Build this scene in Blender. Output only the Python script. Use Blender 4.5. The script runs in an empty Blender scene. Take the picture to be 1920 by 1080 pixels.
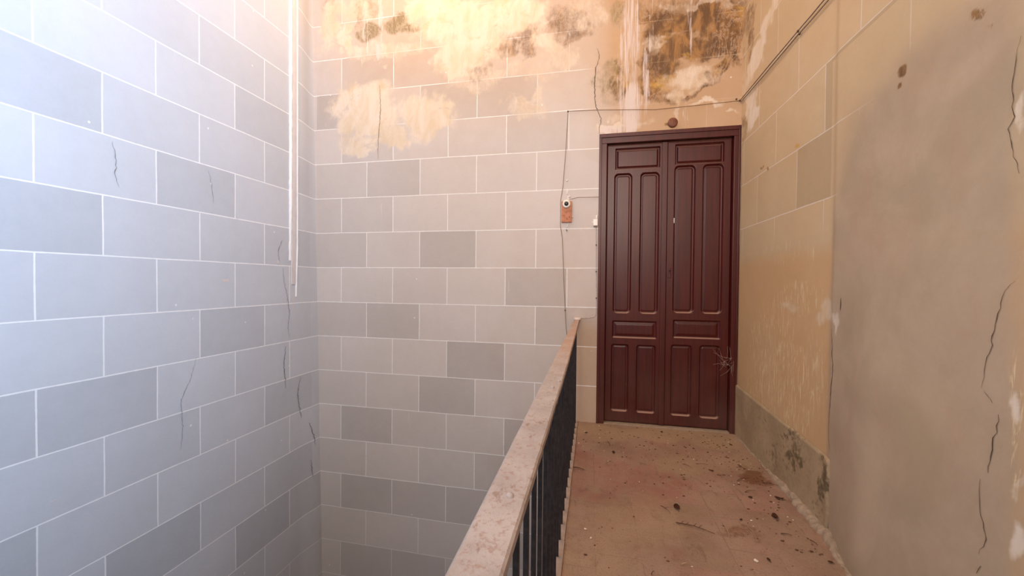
import bpy, bmesh, math, random
import numpy as np
from mathutils import Matrix, Vector

S = bpy.context.scene
COL = S.collection
random.seed(7)

# ------------------------------------------------------------------ camera
FPX = 736.68
YAW, PITCH, ROLL = -0.205236, -0.015259, 0.009058
CAM = np.array([2.37668, -3.04116, 1.06542])
cy_, sy_ = math.cos(YAW), math.sin(YAW)
cp_, sp_ = math.cos(PITCH), math.sin(PITCH)
FW = np.array([sy_ * cp_, cy_ * cp_, sp_])
_r = np.array([cy_, -sy_, 0.0])
_u = np.cross(_r, FW)
RT = _r * math.cos(ROLL) + _u * math.sin(ROLL)
UP = -_r * math.sin(ROLL) + _u * math.cos(ROLL)

cd = bpy.data.cameras.new('camera')
cd.sensor_width = 36.0
cd.lens = FPX / 1920 * 36.0
cd.clip_start = 0.02
co = bpy.data.objects.new('camera', cd)
COL.objects.link(co)
co.matrix_world = Matrix(((RT[0], UP[0], -FW[0], CAM[0]), (RT[1], UP[1], -FW[1], CAM[1]),
                          (RT[2], UP[2], -FW[2], CAM[2]), (0, 0, 0, 1)))
S.camera = co


def proj(P):
    """world points -> photo pixels (1920 x 1080)"""
    d = P - CAM
    Z = d @ FW
    ok = Z > 0.05
    Zs = np.where(ok, Z, 1.0)
    px = 960 + FPX * (d @ RT) / Zs
    py = 540 - FPX * (d @ UP) / Zs
    return np.where(ok, px, -9999.0), np.where(ok, py, -9999.0)


def at(axis, val, px, py):
    """photo pixel -> point on the plane axis = val"""
    d = FW + RT * (px - 960) / FPX - UP * (py - 540) / FPX
    t = (val - CAM[axis]) / d[axis]
    return CAM + t * d


# ------------------------------------------------------------------ dimensions (metres)
RX = 3.377           # right wall
ZC = 4.15             # ceiling
ZB = -3.4            # bottom of the stairwell
YR = -5.2            # rear wall
CH = 0.3             # course height
K0 = 2.077           # height of course line 0
LB = 0.2434          # half block length
EX = 2.238           # edge of the landing


# ------------------------------------------------------------------ numpy noise
def _hash(ix, iy, seed):
    h = (ix * 374761393 + iy * 668265263 + seed * 1442695041) & 0xFFFFFFFF
    h = ((h ^ (h >> 13)) * 1274126177) & 0xFFFFFFFF
    return ((h ^ (h >> 16)) & 0xFFFF) / 65535.0


def vnoise(x, y, seed=0):
    ix = np.floor(x).astype(np.int64)
    iy = np.floor(y).astype(np.int64)
    fx = x - ix
    fy = y - iy
    fx = fx * fx * (3 - 2 * fx)
    fy = fy * fy * (3 - 2 * fy)
    a = _hash(ix, iy, seed); b = _hash(ix + 1, iy, seed)
    c = _hash(ix, iy + 1, seed); d = _hash(ix + 1, iy + 1, seed)
    return (a * (1 - fx) + b * fx) * (1 - fy) + (c * (1 - fx) + d * fx) * fy


def fbm(x, y, seed=0, o=4):
    s = 0; a = 0.5; t = 0
    for i in range(o):
        s = s + a * vnoise(x * 2 ** i, y * 2 ** i, seed + i * 17)
        t += a
        a *= 0.55
    return s / t


def sst(a, b, x):
    t = np.clip((x - a) / (b - a), 0, 1)
    return t * t * (3 - 2 * t)


def blobs(px, py, lst):
    """soft ellipses: (cx, cy, rx, ry, strength, rotation_deg)"""
    m = np.zeros_like(px)
    for b in lst:
        cx, cy, rx, ry, st = b[:5]
        rot = math.radians(b[5]) if len(b) > 5 else 0
        dx = px - cx; dy = py - cy
        X = dx * math.cos(rot) + dy * math.sin(rot)
        Y = -dx * math.sin(rot) + dy * math.cos(rot)
        d = np.sqrt((X / rx) ** 2 + (Y / ry) ** 2)
        m = np.maximum(m, st * (1 - sst(0.55, 1.35, d)))
    return m


# ------------------------------------------------------------------ node helpers
class NT:
    def __init__(self, name):
        self.m = bpy.data.materials.new(name)
        self.m.use_nodes = True
        self.t = self.m.node_tree
        self.b = self.t.nodes['Principled BSDF']

    def n(self, typ, **kw):
        nd = self.t.nodes.new(typ)
        for k, v in kw.items():
            setattr(nd, k, v)
        return nd

    def put(self, sock, v):
        if isinstance(v, bpy.types.NodeSocket):
            self.t.links.new(v, sock)
        elif isinstance(v, (tuple, list)) and len(v) == 3 and sock.type == 'RGBA':
            sock.default_value = (*v, 1)
        else:
            sock.default_value = v

    def math(self, op, a, b=None, c=None, clamp=False):
        nd = self.n('ShaderNodeMath', operation=op, use_clamp=clamp)
        self.put(nd.inputs[0], a)
        if b is not None: self.put(nd.inputs[1], b)
        if c is not None: self.put(nd.inputs[2], c)
        return nd.outputs[0]

    def mix(self, f, a, b, mode='MIX'):
        nd = self.n('ShaderNodeMix', data_type='RGBA', blend_type=mode)
        self.put(nd.inputs[0], f); self.put(nd.inputs[6], a); self.put(nd.inputs[7], b)
        return nd.outputs[2]

    def ss(self, lo, hi, v):
        nd = self.n('ShaderNodeMapRange', interpolation_type='SMOOTHSTEP')
        self.put(nd.inputs[0], v); self.put(nd.inputs[1], lo); self.put(nd.inputs[2], hi)
        return nd.outputs[0]

    def obj(self):
        return self.n('ShaderNodeTexCoord').outputs['Object']

    def scale(self, v, s):
        nd = self.n('ShaderNodeMapping')
        self.put(nd.inputs[0], v); nd.inputs['Scale'].default_value = s
        return nd.outputs[0]

    def noise(self, v, sc, det=4, rough=0.6, dist=0.0):
        nd = self.n('ShaderNodeTexNoise')
        self.put(nd.inputs['Vector'], v); nd.inputs['Scale'].default_value = sc
        nd.inputs['Detail'].default_value = det; nd.inputs['Roughness'].default_value = rough
        nd.inputs['Distortion'].default_value = dist
        return nd.outputs[0]

    def voro(self, v, sc, feature='F1', rnd=1.0):
        nd = self.n('ShaderNodeTexVoronoi', feature=feature)
        self.put(nd.inputs['Vector'], v); nd.inputs['Scale'].default_value = sc
        nd.inputs['Randomness'].default_value = rnd
        return nd

    def sep(self, v):
        nd = self.n('ShaderNodeSeparateXYZ')
        self.put(nd.inputs[0], v)
        return nd.outputs

    def attr(self, name):
        return self.n('ShaderNodeAttribute', attribute_name=name)

    def bump(self, h, st, d=0.002):
        nd = self.n('ShaderNodeBump')
        nd.inputs['Strength'].default_value = st; nd.inputs['Distance'].default_value = d
        self.put(nd.inputs['Height'], h)
        self.t.links.new(nd.outputs[0], self.b.inputs['Normal'])

    def done(self, col, rough=0.8, spec=0.3):
        self.put(self.b.inputs['Base Color'], col)
        self.put(self.b.inputs['Roughness'], rough)
        self.b.inputs['Specular IOR Level'].default_value = spec
        return self.m


def srgb(r, g, b):
    f = lambda c: (c / 255 / 12.92) if c / 255 <= 0.04045 else ((c / 255 + 0.055) / 1.055) ** 2.4
    return (f(r), f(g), f(b))


def wall_material(name, axis, base, joint_off, z_off, tan, grey, jw=0.0028, flecks=True, WS=(1.0, 2.2)):
    """painted ashlar: block joints from wall coordinates, stains from masks broken up by noise"""
    T = NT(name)
    P = T.obj()
    xyz = T.sep(P)
    u = xyz[axis]
    z = xyz[2]
    wob = T.math('MULTIPLY', T.math('SUBTRACT', T.noise(P, 3.0, 2), 0.5), 0.006)
    v = T.math('DIVIDE', T.math('SUBTRACT', K0 + z_off, T.math('ADD', z, wob)), CH)
    row = T.math('FLOOR', v)
    fv = T.math('SUBTRACT', v, row)
    dv = T.math('MULTIPLY', T.math('MINIMUM', fv, T.math('SUBTRACT', 1.0, fv)), CH)
    par = T.math('ABSOLUTE', T.math('MODULO', row, 2.0))
    # half-block index; joints sit on odd indices of even rows and even indices of odd rows
    w = T.math('DIVIDE', T.math('SUBTRACT', T.math('ADD', u, wob), joint_off), LB)
    w2 = T.math('DIVIDE', T.math('SUBTRACT', w, T.math('SUBTRACT', 1.0, par)), 2.0)
    fr = T.math('SUBTRACT', w2, T.math('FLOOR', w2))
    du = T.math('MULTIPLY', T.math('MINIMUM', fr, T.math('SUBTRACT', 1.0, fr)), 2 * LB)
    A = T.sep(T.attr('mask_a').outputs['Color'])
    B = T.sep(T.attr('mask_b').outputs['Color'])
    tone = T.sep(T.attr('tone').outputs['Color'])
    lw = T.math('ADD', jw, T.math('MULTIPLY', T.math('SUBTRACT', T.noise(P, 25, 3), 0.5), 0.003))
    du = T.math('ADD', du, T.math('MULTIPLY', tone[1], 1.0))   # tone.g = 1 where no upright joint exists
    dmin = T.math('MINIMUM', dv, du)
    line = T.math('SUBTRACT', 1.0, T.ss(T.math('MULTIPLY', lw, 0.7), T.math('MULTIPLY', lw, 1.35), dmin))
    n1 = T.noise(P, 2.2, 5, 0.6)
    n2 = T.noise(P, 14, 5, 0.65)
    n3 = T.noise(P, 70, 3, 0.6)
    strk = T.noise(T.scale(P, (22, 22, 1.6) if axis == 0 else (26, 26, 11)), 1.0, 5, 0.65, 0.6)
    brush = T.noise(T.scale(P, (60, 60, 60)), 1.0, 2)
    c = T.mix(T.math('MULTIPLY', B[1], 0.9), base, tan)
    if axis == 1 and not flecks:
        gcol = T.mix(T.ss(.35, .65, T.noise(P, 2.6, 6, .6, .5)), grey, srgb(164, 142, 116))
        gcol = T.mix(T.math('MULTIPLY', T.ss(.45, .75, T.noise(T.scale(P, (1, 1, .5)), 5.5, 6, .65, .4)), .5), gcol, srgb(170, 136, 112))
        c = T.mix(T.ss(0.0, 0.95, T.math('ADD', B[0], T.math('MULTIPLY', T.math('SUBTRACT', n2, 0.5), 0.3))), c, gcol)
    m = T.math('ADD', tone[0], T.math('MULTIPLY', T.math('SUBTRACT', n1, 0.5), 0.16))
    m = T.math('ADD', m, T.math('MULTIPLY', T.math('SUBTRACT', n2, 0.5), 0.10))
    m = T.math('ADD', m, T.math('MULTIPLY', T.math('SUBTRACT', n3, 0.5), 0.06))
    cm = T.n('ShaderNodeCombineXYZ')
    for i in range(3): T.put(cm.inputs[i], m)
    c = T.mix(1.0, c, cm.outputs[0], 'MULTIPLY')
    lv = T.math('MULTIPLY', line, T.math('MULTIPLY', B[2], T.ss(0.12, 0.4, n2)))
    c = T.mix(T.math('MULTIPLY', lv, 0.85), c, (0.80, 0.77, 0.74))
    # ochre and dark damp stains, washed downwards
    PV = T.scale(P, (1, 1, .42))
    brk = T.math('ADD', T.math('MULTIPLY', T.noise(P, 6, 8, 0.66, 0.9), 0.6), T.math('MULTIPLY', T.noise(PV, 30, 6, 0.7, 1.2), 0.4))
    brk = T.math('SUBTRACT', brk, 0.5)
    rid = T.math('ABSOLUTE', T.math('SUBTRACT', T.noise(PV, 13, 6, 0.7, 1.6), 0.5))
    vein = T.math('SUBTRACT', 1.0, T.ss(0.0, 0.045, rid))
    dk = T.ss(0.12, 0.72, T.math('ADD', A[1], T.math('MULTIPLY', brk, 1.5)))
    dk = T.math('MULTIPLY', dk, T.ss(0.02, 0.3, A[1]))
    big = T.noise(P, 4.5, 5, 0.6, 0.5)
    tcol = T.mix(T.ss(0.38, 0.62, T.noise(PV, 12, 6, 0.7, 0.8)), srgb(150, 108, 62), srgb(86, 58, 32))
    tcol = T.mix(T.ss(0.50, 0.66, big), tcol, srgb(84, 54, 28))
    tcol = T.mix(T.math('MULTIPLY', T.ss(0.44, 0.30, big), .8), tcol, srgb(196, 152, 70))
    tcol = T.mix(T.math('MULTIPLY', vein, T.math('MULTIPLY', T.ss(.4, .6, n1), .55)), tcol, srgb(198, 170, 146))
    c = T.mix(T.math('MULTIPLY', dk, 0.9), c, tcol)
    ol = T.ss(0.25, 0.95, T.math('ADD', tone[2], T.math('MULTIPLY', brk, 1.6)))
    ol = T.math('MULTIPLY', ol, T.ss(0.02, 0.3, tone[2]))
    ocol = T.mix(T.math('MULTIPLY', vein, .6), srgb(116, 98, 58), srgb(186, 170, 140))
    c = T.mix(T.math('MULTIPLY', ol, 0.8), c, ocol)
    # cream where the paint has gone
    soft = T.math('ADD', T.math('MULTIPLY', T.noise(P, 7, 6, 0.6, 0.6), 0.55), T.math('MULTIPLY', T.noise(PV, 40, 5, 0.68, .4), 0.45))
    cr = T.ss(0.15, 0.85, T.math('ADD', A[0], T.math('MULTIPLY', T.math('SUBTRACT', soft, 0.5), 1.5)))
    cr = T.math('MULTIPLY', cr, T.math('MULTIPLY', T.ss(0.03, 0.3, A[0]), T.math('SUBTRACT', 1.0, T.math('MULTIPLY', T.ss(.56, .68, T.noise(P, 5.5, 6, .65, .8)), .6))))
    ccol = T.mix(T.ss(0.35, 0.7, T.noise(PV, 9, 6, .65, .6)), srgb(216, 200, 182), srgb(204, 182, 152))
    ccol = T.mix(T.math('MULTIPLY', T.ss(.55, .7, big), .6), ccol, srgb(196, 164, 118))
    c = T.mix(T.math('MULTIPLY', cr, 0.88), c, ccol)
    # whitewash runs
    strk2 = T.noise(T.scale(P, (95, 95, 3.2) if axis == 0 else (90, 90, 12)), 1.0, 4, 0.6, 0.8)
    ws = T.ss(0.30, 0.75, T.math('ADD', A[2], T.math('ADD', T.math('MULTIPLY', T.math('SUBTRACT', strk, 0.5), WS[0]), T.math('MULTIPLY', T.math('SUBTRACT', strk2, 0.5), WS[1]))))
    ws = T.math('MULTIPLY', ws, T.ss(0.05, 0.35, A[2]))
    c = T.mix(T.math('MULTIPLY', ws, 0.85), c, srgb(206, 190, 182) if (axis == 0 or flecks) else srgb(216, 190, 150))
    # faint ghost of the joints over the stains
    c = T.mix(T.math('MULTIPLY', T.math('MULTIPLY', line, 0.35), T.math('MULTIPLY', A[1], T.ss(0.4, 0.6, n1))), c, srgb(225, 200, 160))
    if flecks:
        vr = T.voro(T.scale(P, (1, 1, 0.8)), 7.5)
        gate = T.math('GREATER_THAN', T.sep(vr.outputs['Color'])[0], 0.72)
        fk = T.math('MULTIPLY', T.math('LESS_THAN', T.math('ADD', vr.outputs['Distance'], T.math('MULTIPLY', n3, 0.04)), 0.062), gate)
        c = T.mix(T.math('MULTIPLY', fk, 0.6), c, (0.8, 0.78, 0.76))
    h = T.math('ADD', T.math('MULTIPLY', n2, 0.5), T.math('MULTIPLY', brush, 0.25))
    h = T.math('ADD', h, T.math('MULTIPLY', lv, 0.25))
    h = T.math('SUBTRACT', h, T.math('MULTIPLY', cr, 0.5))
    h = T.math('ADD', h, T.math('MULTIPLY', ws, 0.4))
    T.bump(h, 0.35, 0.004)
    return T.done(c, 0.72, 0.25)


def simple(name, col, rough=0.6, metal=0.0, var=0.15, sc=20, spec=0.4, bump=0.15, col2=None):
    T = NT(name)
    P = T.obj()
    n = T.noise(P, sc, 5, 0.65)
    c2 = col2 if col2 else tuple(x * (1 - var * 2) for x in col)
    c = T.mix(T.ss(0.35, 0.7, n), col, c2)
    T.b.inputs['Metallic'].default_value = metal
    T.bump(n, bump, 0.002)
    return T.done(c, rough, spec)


# ------------------------------------------------------------------ mesh helpers
def setp(o, label=None, cat=None, group=None, kind=None):
    if label: o['label'] = label
    if cat: o['category'] = cat
    if group: o['group'] = group
    if kind: o['kind'] = kind
    return o


def link(name, me, mat=None, parent=None):
    o = bpy.data.objects.new(name, me)
    COL.objects.link(o)
    if mat is not None and me is not None:
        me.materials.append(mat)
    if parent is not None:
        o.parent = parent
    return o


def empty(name, loc=(0, 0, 0), **kw):
    o = bpy.data.objects.new(name, None)
    o.empty_display_size = 0.05
    COL.objects.link(o)
    o.location = loc
    setp(o, **kw)
    return o


def bmobj(name, bm, mat, parent=None, smooth=False, loc=None):
    me = bpy.data.meshes.new(name)
    bmesh.ops.recalc_face_normals(bm, faces=bm.faces)
    bm.to_mesh(me)
    bm.free()
    if smooth:
        for p in me.polygons: p.use_smooth = True
    o = link(name, me, mat, parent)
    if loc is not None: o.location = loc
    return o


def box(bm, x0, x1, y0, y1, z0, z1, bev=0.0):
    ret = bmesh.ops.create_cube(bm, size=1)
    vs = ret['verts']
    for v in vs:
        v.co = Vector(((x0 + x1) / 2 + v.co.x * (x1 - x0), (y0 + y1) / 2 + v.co.y * (y1 - y0), (z0 + z1) / 2 + v.co.z * (z1 - z0)))
    if bev > 0:
        es = list({e for v in vs for e in v.link_edges})
        bmesh.ops.bevel(bm, geom=es, offset=bev, segments=2, affect='EDGES', profile=0.6)
    return vs


def tube(bm, pts, r, seg=8, taper=None):
    pts = [Vector(p) for p in pts]
    rings = []
    n = len(pts)
    ref = None
    for i, p in enumerate(pts):
        d = (pts[min(i + 1, n - 1)] - pts[max(i - 1, 0)]).normalized()
        if ref is None:
            ref = Vector((0, 0, 1)) if abs(d.z) < 0.9 else Vector((1, 0, 0))
        a = d.cross(ref).normalized()
        b = d.cross(a).normalized()
        rr = r if taper is None else taper[i] * r
        rings.append([bm.verts.new(p + (a * math.cos(2 * math.pi * k / seg) + b * math.sin(2 * math.pi * k / seg)) * rr) for k in range(seg)])
    for i in range(n - 1):
        for k in range(seg):
            bm.faces.new((rings[i][k], rings[i][(k + 1) % seg], rings[i + 1][(k + 1) % seg], rings[i + 1][k]))
    bm.faces.new(rings[0])
    bm.faces.new(rings[-1][::-1])


def lathe_y(bm, cx, cz, prof, seg=28):
    """profile of (radius, y) turned around an axis along y"""
    rings = []
    for r, y in prof:
        rings.append([bm.verts.new((cx + r * math.cos(2 * math.pi * k / seg), y, cz + r * math.sin(2 * math.pi * k / seg))) for k in range(seg)])
    for i in range(len(rings) - 1):
        for k in range(seg):
            bm.faces.new((rings[i][k], rings[i][(k + 1) % seg], rings[i + 1][(k + 1) % seg], rings[i + 1][k]))
    bm.faces.new(rings[0]); bm.faces.new(rings[-1][::-1])


def grid_mesh(name, us, vs, fn, cull=None, flip=False):
    """grid over (u, v) arrays; fn(U, V) -> (N, 3) points"""
    nu, nv = len(us), len(vs)
    U, V = np.meshgrid(us, vs)
    U = U.ravel(); V = V.ravel()
    P = fn(U, V)
    i = np.arange(nu - 1); j = np.arange(nv - 1)
    I, J = np.meshgrid(i, j)
    a = (J * nu + I).ravel()
    F = np.stack([a, a + 1, a + nu + 1, a + nu], 1)
    uc = (us[I] + us[I + 1]).ravel() / 2
    vc = (vs[J] + vs[J + 1]).ravel() / 2
    if cull is not None:
        keep = ~cull(uc, vc)
        F = F[keep]; uc = uc[keep]; vc = vc[keep]
        used = np.zeros(len(P), bool); used[F.ravel()] = True
        idx = np.cumsum(used) - 1
        F = idx[F]; P = P[used]; U = U[used]; V = V[used]
    if flip:
        F = F[:, ::-1]
    me = bpy.data.meshes.new(name)
    me.vertices.add(len(P)); me.vertices.foreach_set('co', P.astype(np.float32).ravel())
    me.loops.add(F.size); me.loops.foreach_set('vertex_index', F.astype(np.int32).ravel())
    me.polygons.add(len(F))
    me.polygons.foreach_set('loop_start', (np.arange(len(F)) * 4).astype(np.int32))
    me.polygons.foreach_set('loop_total', np.full(len(F), 4, np.int32))
    me.update(calc_edges=True)
    me.polygons.foreach_set('use_smooth', np.ones(len(F), bool))
    return me, P, uc, vc


def point_attr(me, name, r, g, b):
    at_ = me.attributes.new(name, 'FLOAT_COLOR', 'POINT')
    at_.data.foreach_set('color', np.stack([r, g, b, np.ones_like(r)], 1).astype(np.float32).ravel())


def face_attr(me, name, r, g, b):
    at_ = me.attributes.new(name, 'FLOAT_COLOR', 'CORNER')
    c = np.stack([r, g, b, np.ones_like(r)], 1).astype(np.float32)
    at_.data.foreach_set('color', np.repeat(c, 4, axis=0).ravel())


def axis_vals(lo, flo, fhi, hi, org, step, coarse=0.12, extra=()):
    """fine grid lines (aligned to org) from flo to fhi, coarse ones beyond"""
    a = org + step * np.arange(math.ceil((flo - org) / step), math.floor((fhi - org) / step) + 1)
    out = list(a)
    x = a[0] - coarse
    while x > lo + 0.03: out.append(x); x -= coarse
    x = a[-1] + coarse
    while x < hi - 0.03: out.append(x); x += coarse
    out += [lo, hi] + list(extra)
    out = np.array(sorted(set(np.round([o for o in out if lo - 1e-6 <= o <= hi + 1e-6], 5))))
    keep = [0]
    ex = set(np.round(list(extra) + [lo, hi], 5))
    res = [out[0]]
    for v in out[1:]:
        if v - res[-1] < 0.002:
            if v in ex: res[-1] = v
            continue
        res.append(v)
    return np.array(res)


# ------------------------------------------------------------------ surface shapes of the walls
def lean(z):
    return -0.064 + (3.516 - z) * 0.0212          # how far the back-left corner is out of plumb


def left_x(y, z):
    return lean(z) * sst(-0.24, 0.0, y)


def right_x(y, z):
    low = 1 - sst(0.0, 1.6, z)
    b = -0.065 * sst(-1.08, -1.45, y) * low - 0.006 * sst(-1.10, -1.14, y)
    b = b + 0.004 * (fbm(y * 2.5, z * 2.5, 5) - 0.5) * 2
    return RX + b


# block tones: photo pixels inside blocks that are darker / lighter than their neighbours
DARK_L = [(a_, b_, c_ + .03 if c_ < 1 else c_) for a_, b_, c_ in [(90, 150, .86), (90, 400, .84), (370, 350, .86), (490, 215, .88), (525, 310, .90), (440, 620, .85), (180, 770, .85),
          (30, 800, .88), (545, 740, .88), (280, 1010, .82), (490, 1005, .80), (30, 1050, .84), (525, 460, .90), (460, 540, .95),
          (430, 790, 1.0), (250, 840, .93), (400, 60, .93), (180, 950, .96), (560, 960, .88), (270, 530, .95), (260, 130, 1.03),
          (120, 650, 1.02), (560, 310, .93), (510, 915, .90), (230, 300, .98)]]
DARK_B = [(735, 330, .86), (840, 470, .83), (1000, 540, .86), (735, 600, .86), (640, 600, .90), (610, 200, .82), (840, 190, .9),
          (892, 675, .80), (838, 740, .82), (687, 790, .84), (985, 815, .82), (688, 915, .84), (890, 870, .90), (880, 945, .86),
          (1030, 610, .9), (640, 330, .93), (660, 270, .92), (895, 180, .9), (990, 245, .92), (940, 320, 1.0), (1060, 320, 1.0),
          (615, 400, .92), (690, 400, .92), (940, 740, .98), (790, 960, .88), (780, 1040, .86), (600, 470, .9), (740, 130, .95),
          (930, 620, 1.0), (690, 1030, .86), (920, 1010, .85), (700, 130, .92)]
DARK_R = [(1525, 330, .80), (1600, 130, .82), (1420, 520, .9), (1430, 380, .96), (1480, 30, 1.0)]


def block_id(u, z, off, z_off):
    row = np.floor((K0 + z_off - z) / CH)
    par = np.abs(row % 2)
    w2 = ((u - off) / LB - (1 - par)) / 2
    return row.astype(int), np.floor(w2).astype(int)


def tones(uc, zc, off, z_off, axis, plane, lst, spread=0.035, seed=3):
    row, idx = block_id(uc, zc, off, z_off)
    t = 1 + (_hash(row + 100, idx + 200, seed) - 0.5) * 2 * spread
    ua = {0: 1, 1: 0}[axis]
    for px, py, v in lst:
        p = at(ua, plane, px, py)
        r0, i0 = block_id(np.array([p[axis]]), np.array([p[2]]), off, z_off)
        t[(row == r0[0]) & (idx == i0[0])] = v
    return t


# ================================================================== BACK WALL
OFF_B = 0.2272
STEP = LB / 28
ZSTEP = CH / 34
zs_b = axis_vals(ZB, -1.75, 3.6, ZC, K0, ZSTEP, extra=(0.0, 2.165))
xs_b = axis_vals(-0.09, -0.05, 3.38, 3.43, OFF_B, STEP, coarse=0.02, extra=(2.415, 3.362))
DX0, DX1, DZ1 = 2.415, 3.362, 2.165


def back_fn(U, V):
    return np.stack([U, 0.003 * (fbm(U * 2, V * 2, 9) - 0.5), V], 1)


def door_cull(u, v):
    return (u > DX0) & (u < DX1) & (v > 0) & (v < DZ1)


me, P, uc, vc = grid_mesh('wall_back', xs_b, zs_b, back_fn, door_cull)
px, py = proj(P)
X, Z = P[:, 0], P[:, 2]
wx = (fbm(X * 7, Z * 7, 31) - 0.5) * 46 + (fbm(X * 22, Z * 22, 61) - 0.5) * 22
wy = (fbm(X * 7, Z * 7, 47) - 0.5) * 40 + (fbm(X * 22, Z * 22, 71) - 0.5) * 20
qx, qy = px + wx, py + wy
cream = blobs(qx, qy, [(688, 215, 62, 62, 1.0), (675, 270, 40, 24, .9), (735, 260, 34, 24, .8), (800, 215, 52, 50, .85), (790, 255, 40, 20, .5),
                       (612, 50, 22, 52, .75), (648, 72, 14, 40, .8), (720, 96, 90, 20, .55), (650, 18, 60, 18, .5), (820, 30, 60, 60, .85), (862, 105, 50, 40, .95),
                       (900, 60, 60, 70, .8), (960, 26, 70, 34, .85), (1020, 75, 44, 20, .6, 30), (1060, 110, 36, 26, .5), (990, 200, 46, 18, .55),
                       (1010, 190, 16, 30, .5), (900, 150, 60, 22, .5), (1100, 20, 50, 40, .45), (1000, 130, 60, 30, .4),
                       (1232, 86, 20, 16, .55), (1300, 148, 66, 26, .62), (1270, 180, 24, 16, .52), (1330, 6, 60, 9, .5), (1255, 2, 30, 8, .35),
                       (1330, 200, 34, 6, .62), (1276, 208, 8, 36, .5), (1180, 225, 40, 14, .5), (1145, 240, 26, 6, .8), (1370, 218, 12, 4, .6)])
brown = blobs(qx, qy, [(1262, 40, 66, 30, .8), (1345, 30, 50, 60, .85), (1305, 92, 80, 26, .85), (1235, 118, 38, 42, .7), (1218, 160, 24, 34, .7),
                       (1244, 182, 34, 18, .55), (1355, 130, 34, 14, .75, -40), (1320, 170, 44, 8, .6, -28), (1385, 60, 16, 70, .8), (1160, 150, 18, 36, .55),
                       (1232, 60, 28, 40, .7), (1205, 30, 12, 30, .5), (990, 60, 20, 60, .45), (945, 80, 30, 24, .5), (1070, 40, 50, 40, .42), (905, 120, 30, 40, .35),
                       (1290, 20, 90, 40, .5), (1245, 238, 12, 3, .9)])
olive = blobs(qx, qy, [(697, 52, 26, 20, .85), (752, 44, 30, 17, .8), (668, 30, 14, 28, .6), (700, 12, 16, 18, .6), (612, 14, 22, 20, .5), (930, 70, 20, 14, .45), (938, 55, 14, 18, .5),
                       (1142, 145, 28, 34, .62), (1158, 20, 12, 30, .6), (1150, 180, 30, 20, .45), (1060, 45, 30, 22, .35), (1160, 100, 10, 60, .4)])
white = blobs(px + wx * .25, py, [(1182, 60, 18, 130, .55), (1184, 205, 19, 60, .82), (1211, 150, 6, 80, .6), (1166, 150, 8, 110, .5), (1222, 40, 5, 90, .4),
                                  (1294, 40, 4, 80, .42), (1145, 243, 30, 8, .7), (715, 35, 4, 80, .6), (711, 98, 4, 16, .9),
                                  (716, 410, 2.5, 60, .38), (717, 540, 2.5, 40, .3), (682, 70, 2.5, 60, .4), (766, 790, 2.5, 26, .5), (769, 850, 2.5, 12, .5), (950, 545, 3, 30, .25), (1288, 215, 5, 40, .5)])
tanm = np.clip(sst(1080, 1230, px) * (1 - sst(250, 330, py)) + 0.55 * sst(330, 60, py) * sst(560, 700, px), 0, 1)
tanm = np.maximum(tanm, 0.75 * sst(1050, 1090, px) * sst(560, 640, py))
tanm = np.maximum(tanm, 0.22 * sst(840, 1080, px) * sst(300, 600, py))
tanm = np.clip(tanm + (fbm(X * 5, Z * 5, 12) - .5) * .25 * (tanm > .05), 0, 1)
jv = 1.0 - 0.93 * np.clip(cream * 1.1, 0, 1)
jv *= 1 - .75 * sst(1.0, 1.8, tanm + sst(900, 1000, px) * (1 - sst(100, 230, py)))
jv *= 1 - .9 * sst(1070, 1120, px) * (1 - sst(235, 270, py))
jv *= 1 - .45 * sst(-.6, -1.4, Z)
tn = 1 - 0.10 * sst(0.2, -1.4, Z)     # painted shade factor for the bottom of the well, left unused
gy = np.zeros_like(X)
point_attr(me, 'mask_a', cream, brown, white)
point_attr(me, 'mask_b', gy, tanm, jv)
pcx, pcy = proj(np.stack([uc, 0 * uc, vc], 1))
qx2 = pcx + (fbm(uc * 7, vc * 7, 31) - 0.5) * 46
qy2 = pcy + (fbm(uc * 7, vc * 7, 47) - 0.5) * 40
t = tones(uc, vc, OFF_B, 0.0, 0, 0.0, DARK_B)
oc = blobs(qx2, qy2, [(697, 52, 28, 22, .85), (752, 44, 34, 19, .8), (668, 30, 14, 28, .6), (700, 12, 18, 18, .6), (612, 14, 24, 22, .5), (938, 55, 16, 22, .5),
                      (1142, 145, 28, 34, .62), (1158, 20, 12, 30, .6), (1150, 180, 30, 20, .45), (1060, 45, 34, 26, .35)])
row_b = np.floor((K0 - vc) / CH)
nojoint = np.where((uc < 0.15) | ((pcx > 1068) & (pcy > 640)), 1.0, 0.0)
face_attr(me, 'tone', t, nojoint, oc)
W_BACK = wall_material('painted_ashlar_back', 0, srgb(195, 184, 177), OFF_B, 0.0, srgb(178, 142, 104), srgb(160, 150, 140), flecks=True)
wall_back = setp(link('wall_back', me, W_BACK), kind='structure')

# ================================================================== LEFT WALL
OFF_L = -0.3327
ys_l = axis_vals(YR, -2.35, 0.0, 0.0, OFF_L, STEP, coarse=0.15)
zs_l = axis_vals(ZB, -1.75, 3.6, ZC, K0, ZSTEP)


def left_fn(U, V):
    return np.stack([left_x(U, V) + 0.004 * (fbm(U * 2, V * 2, 3) - 0.5), U, V], 1)


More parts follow.
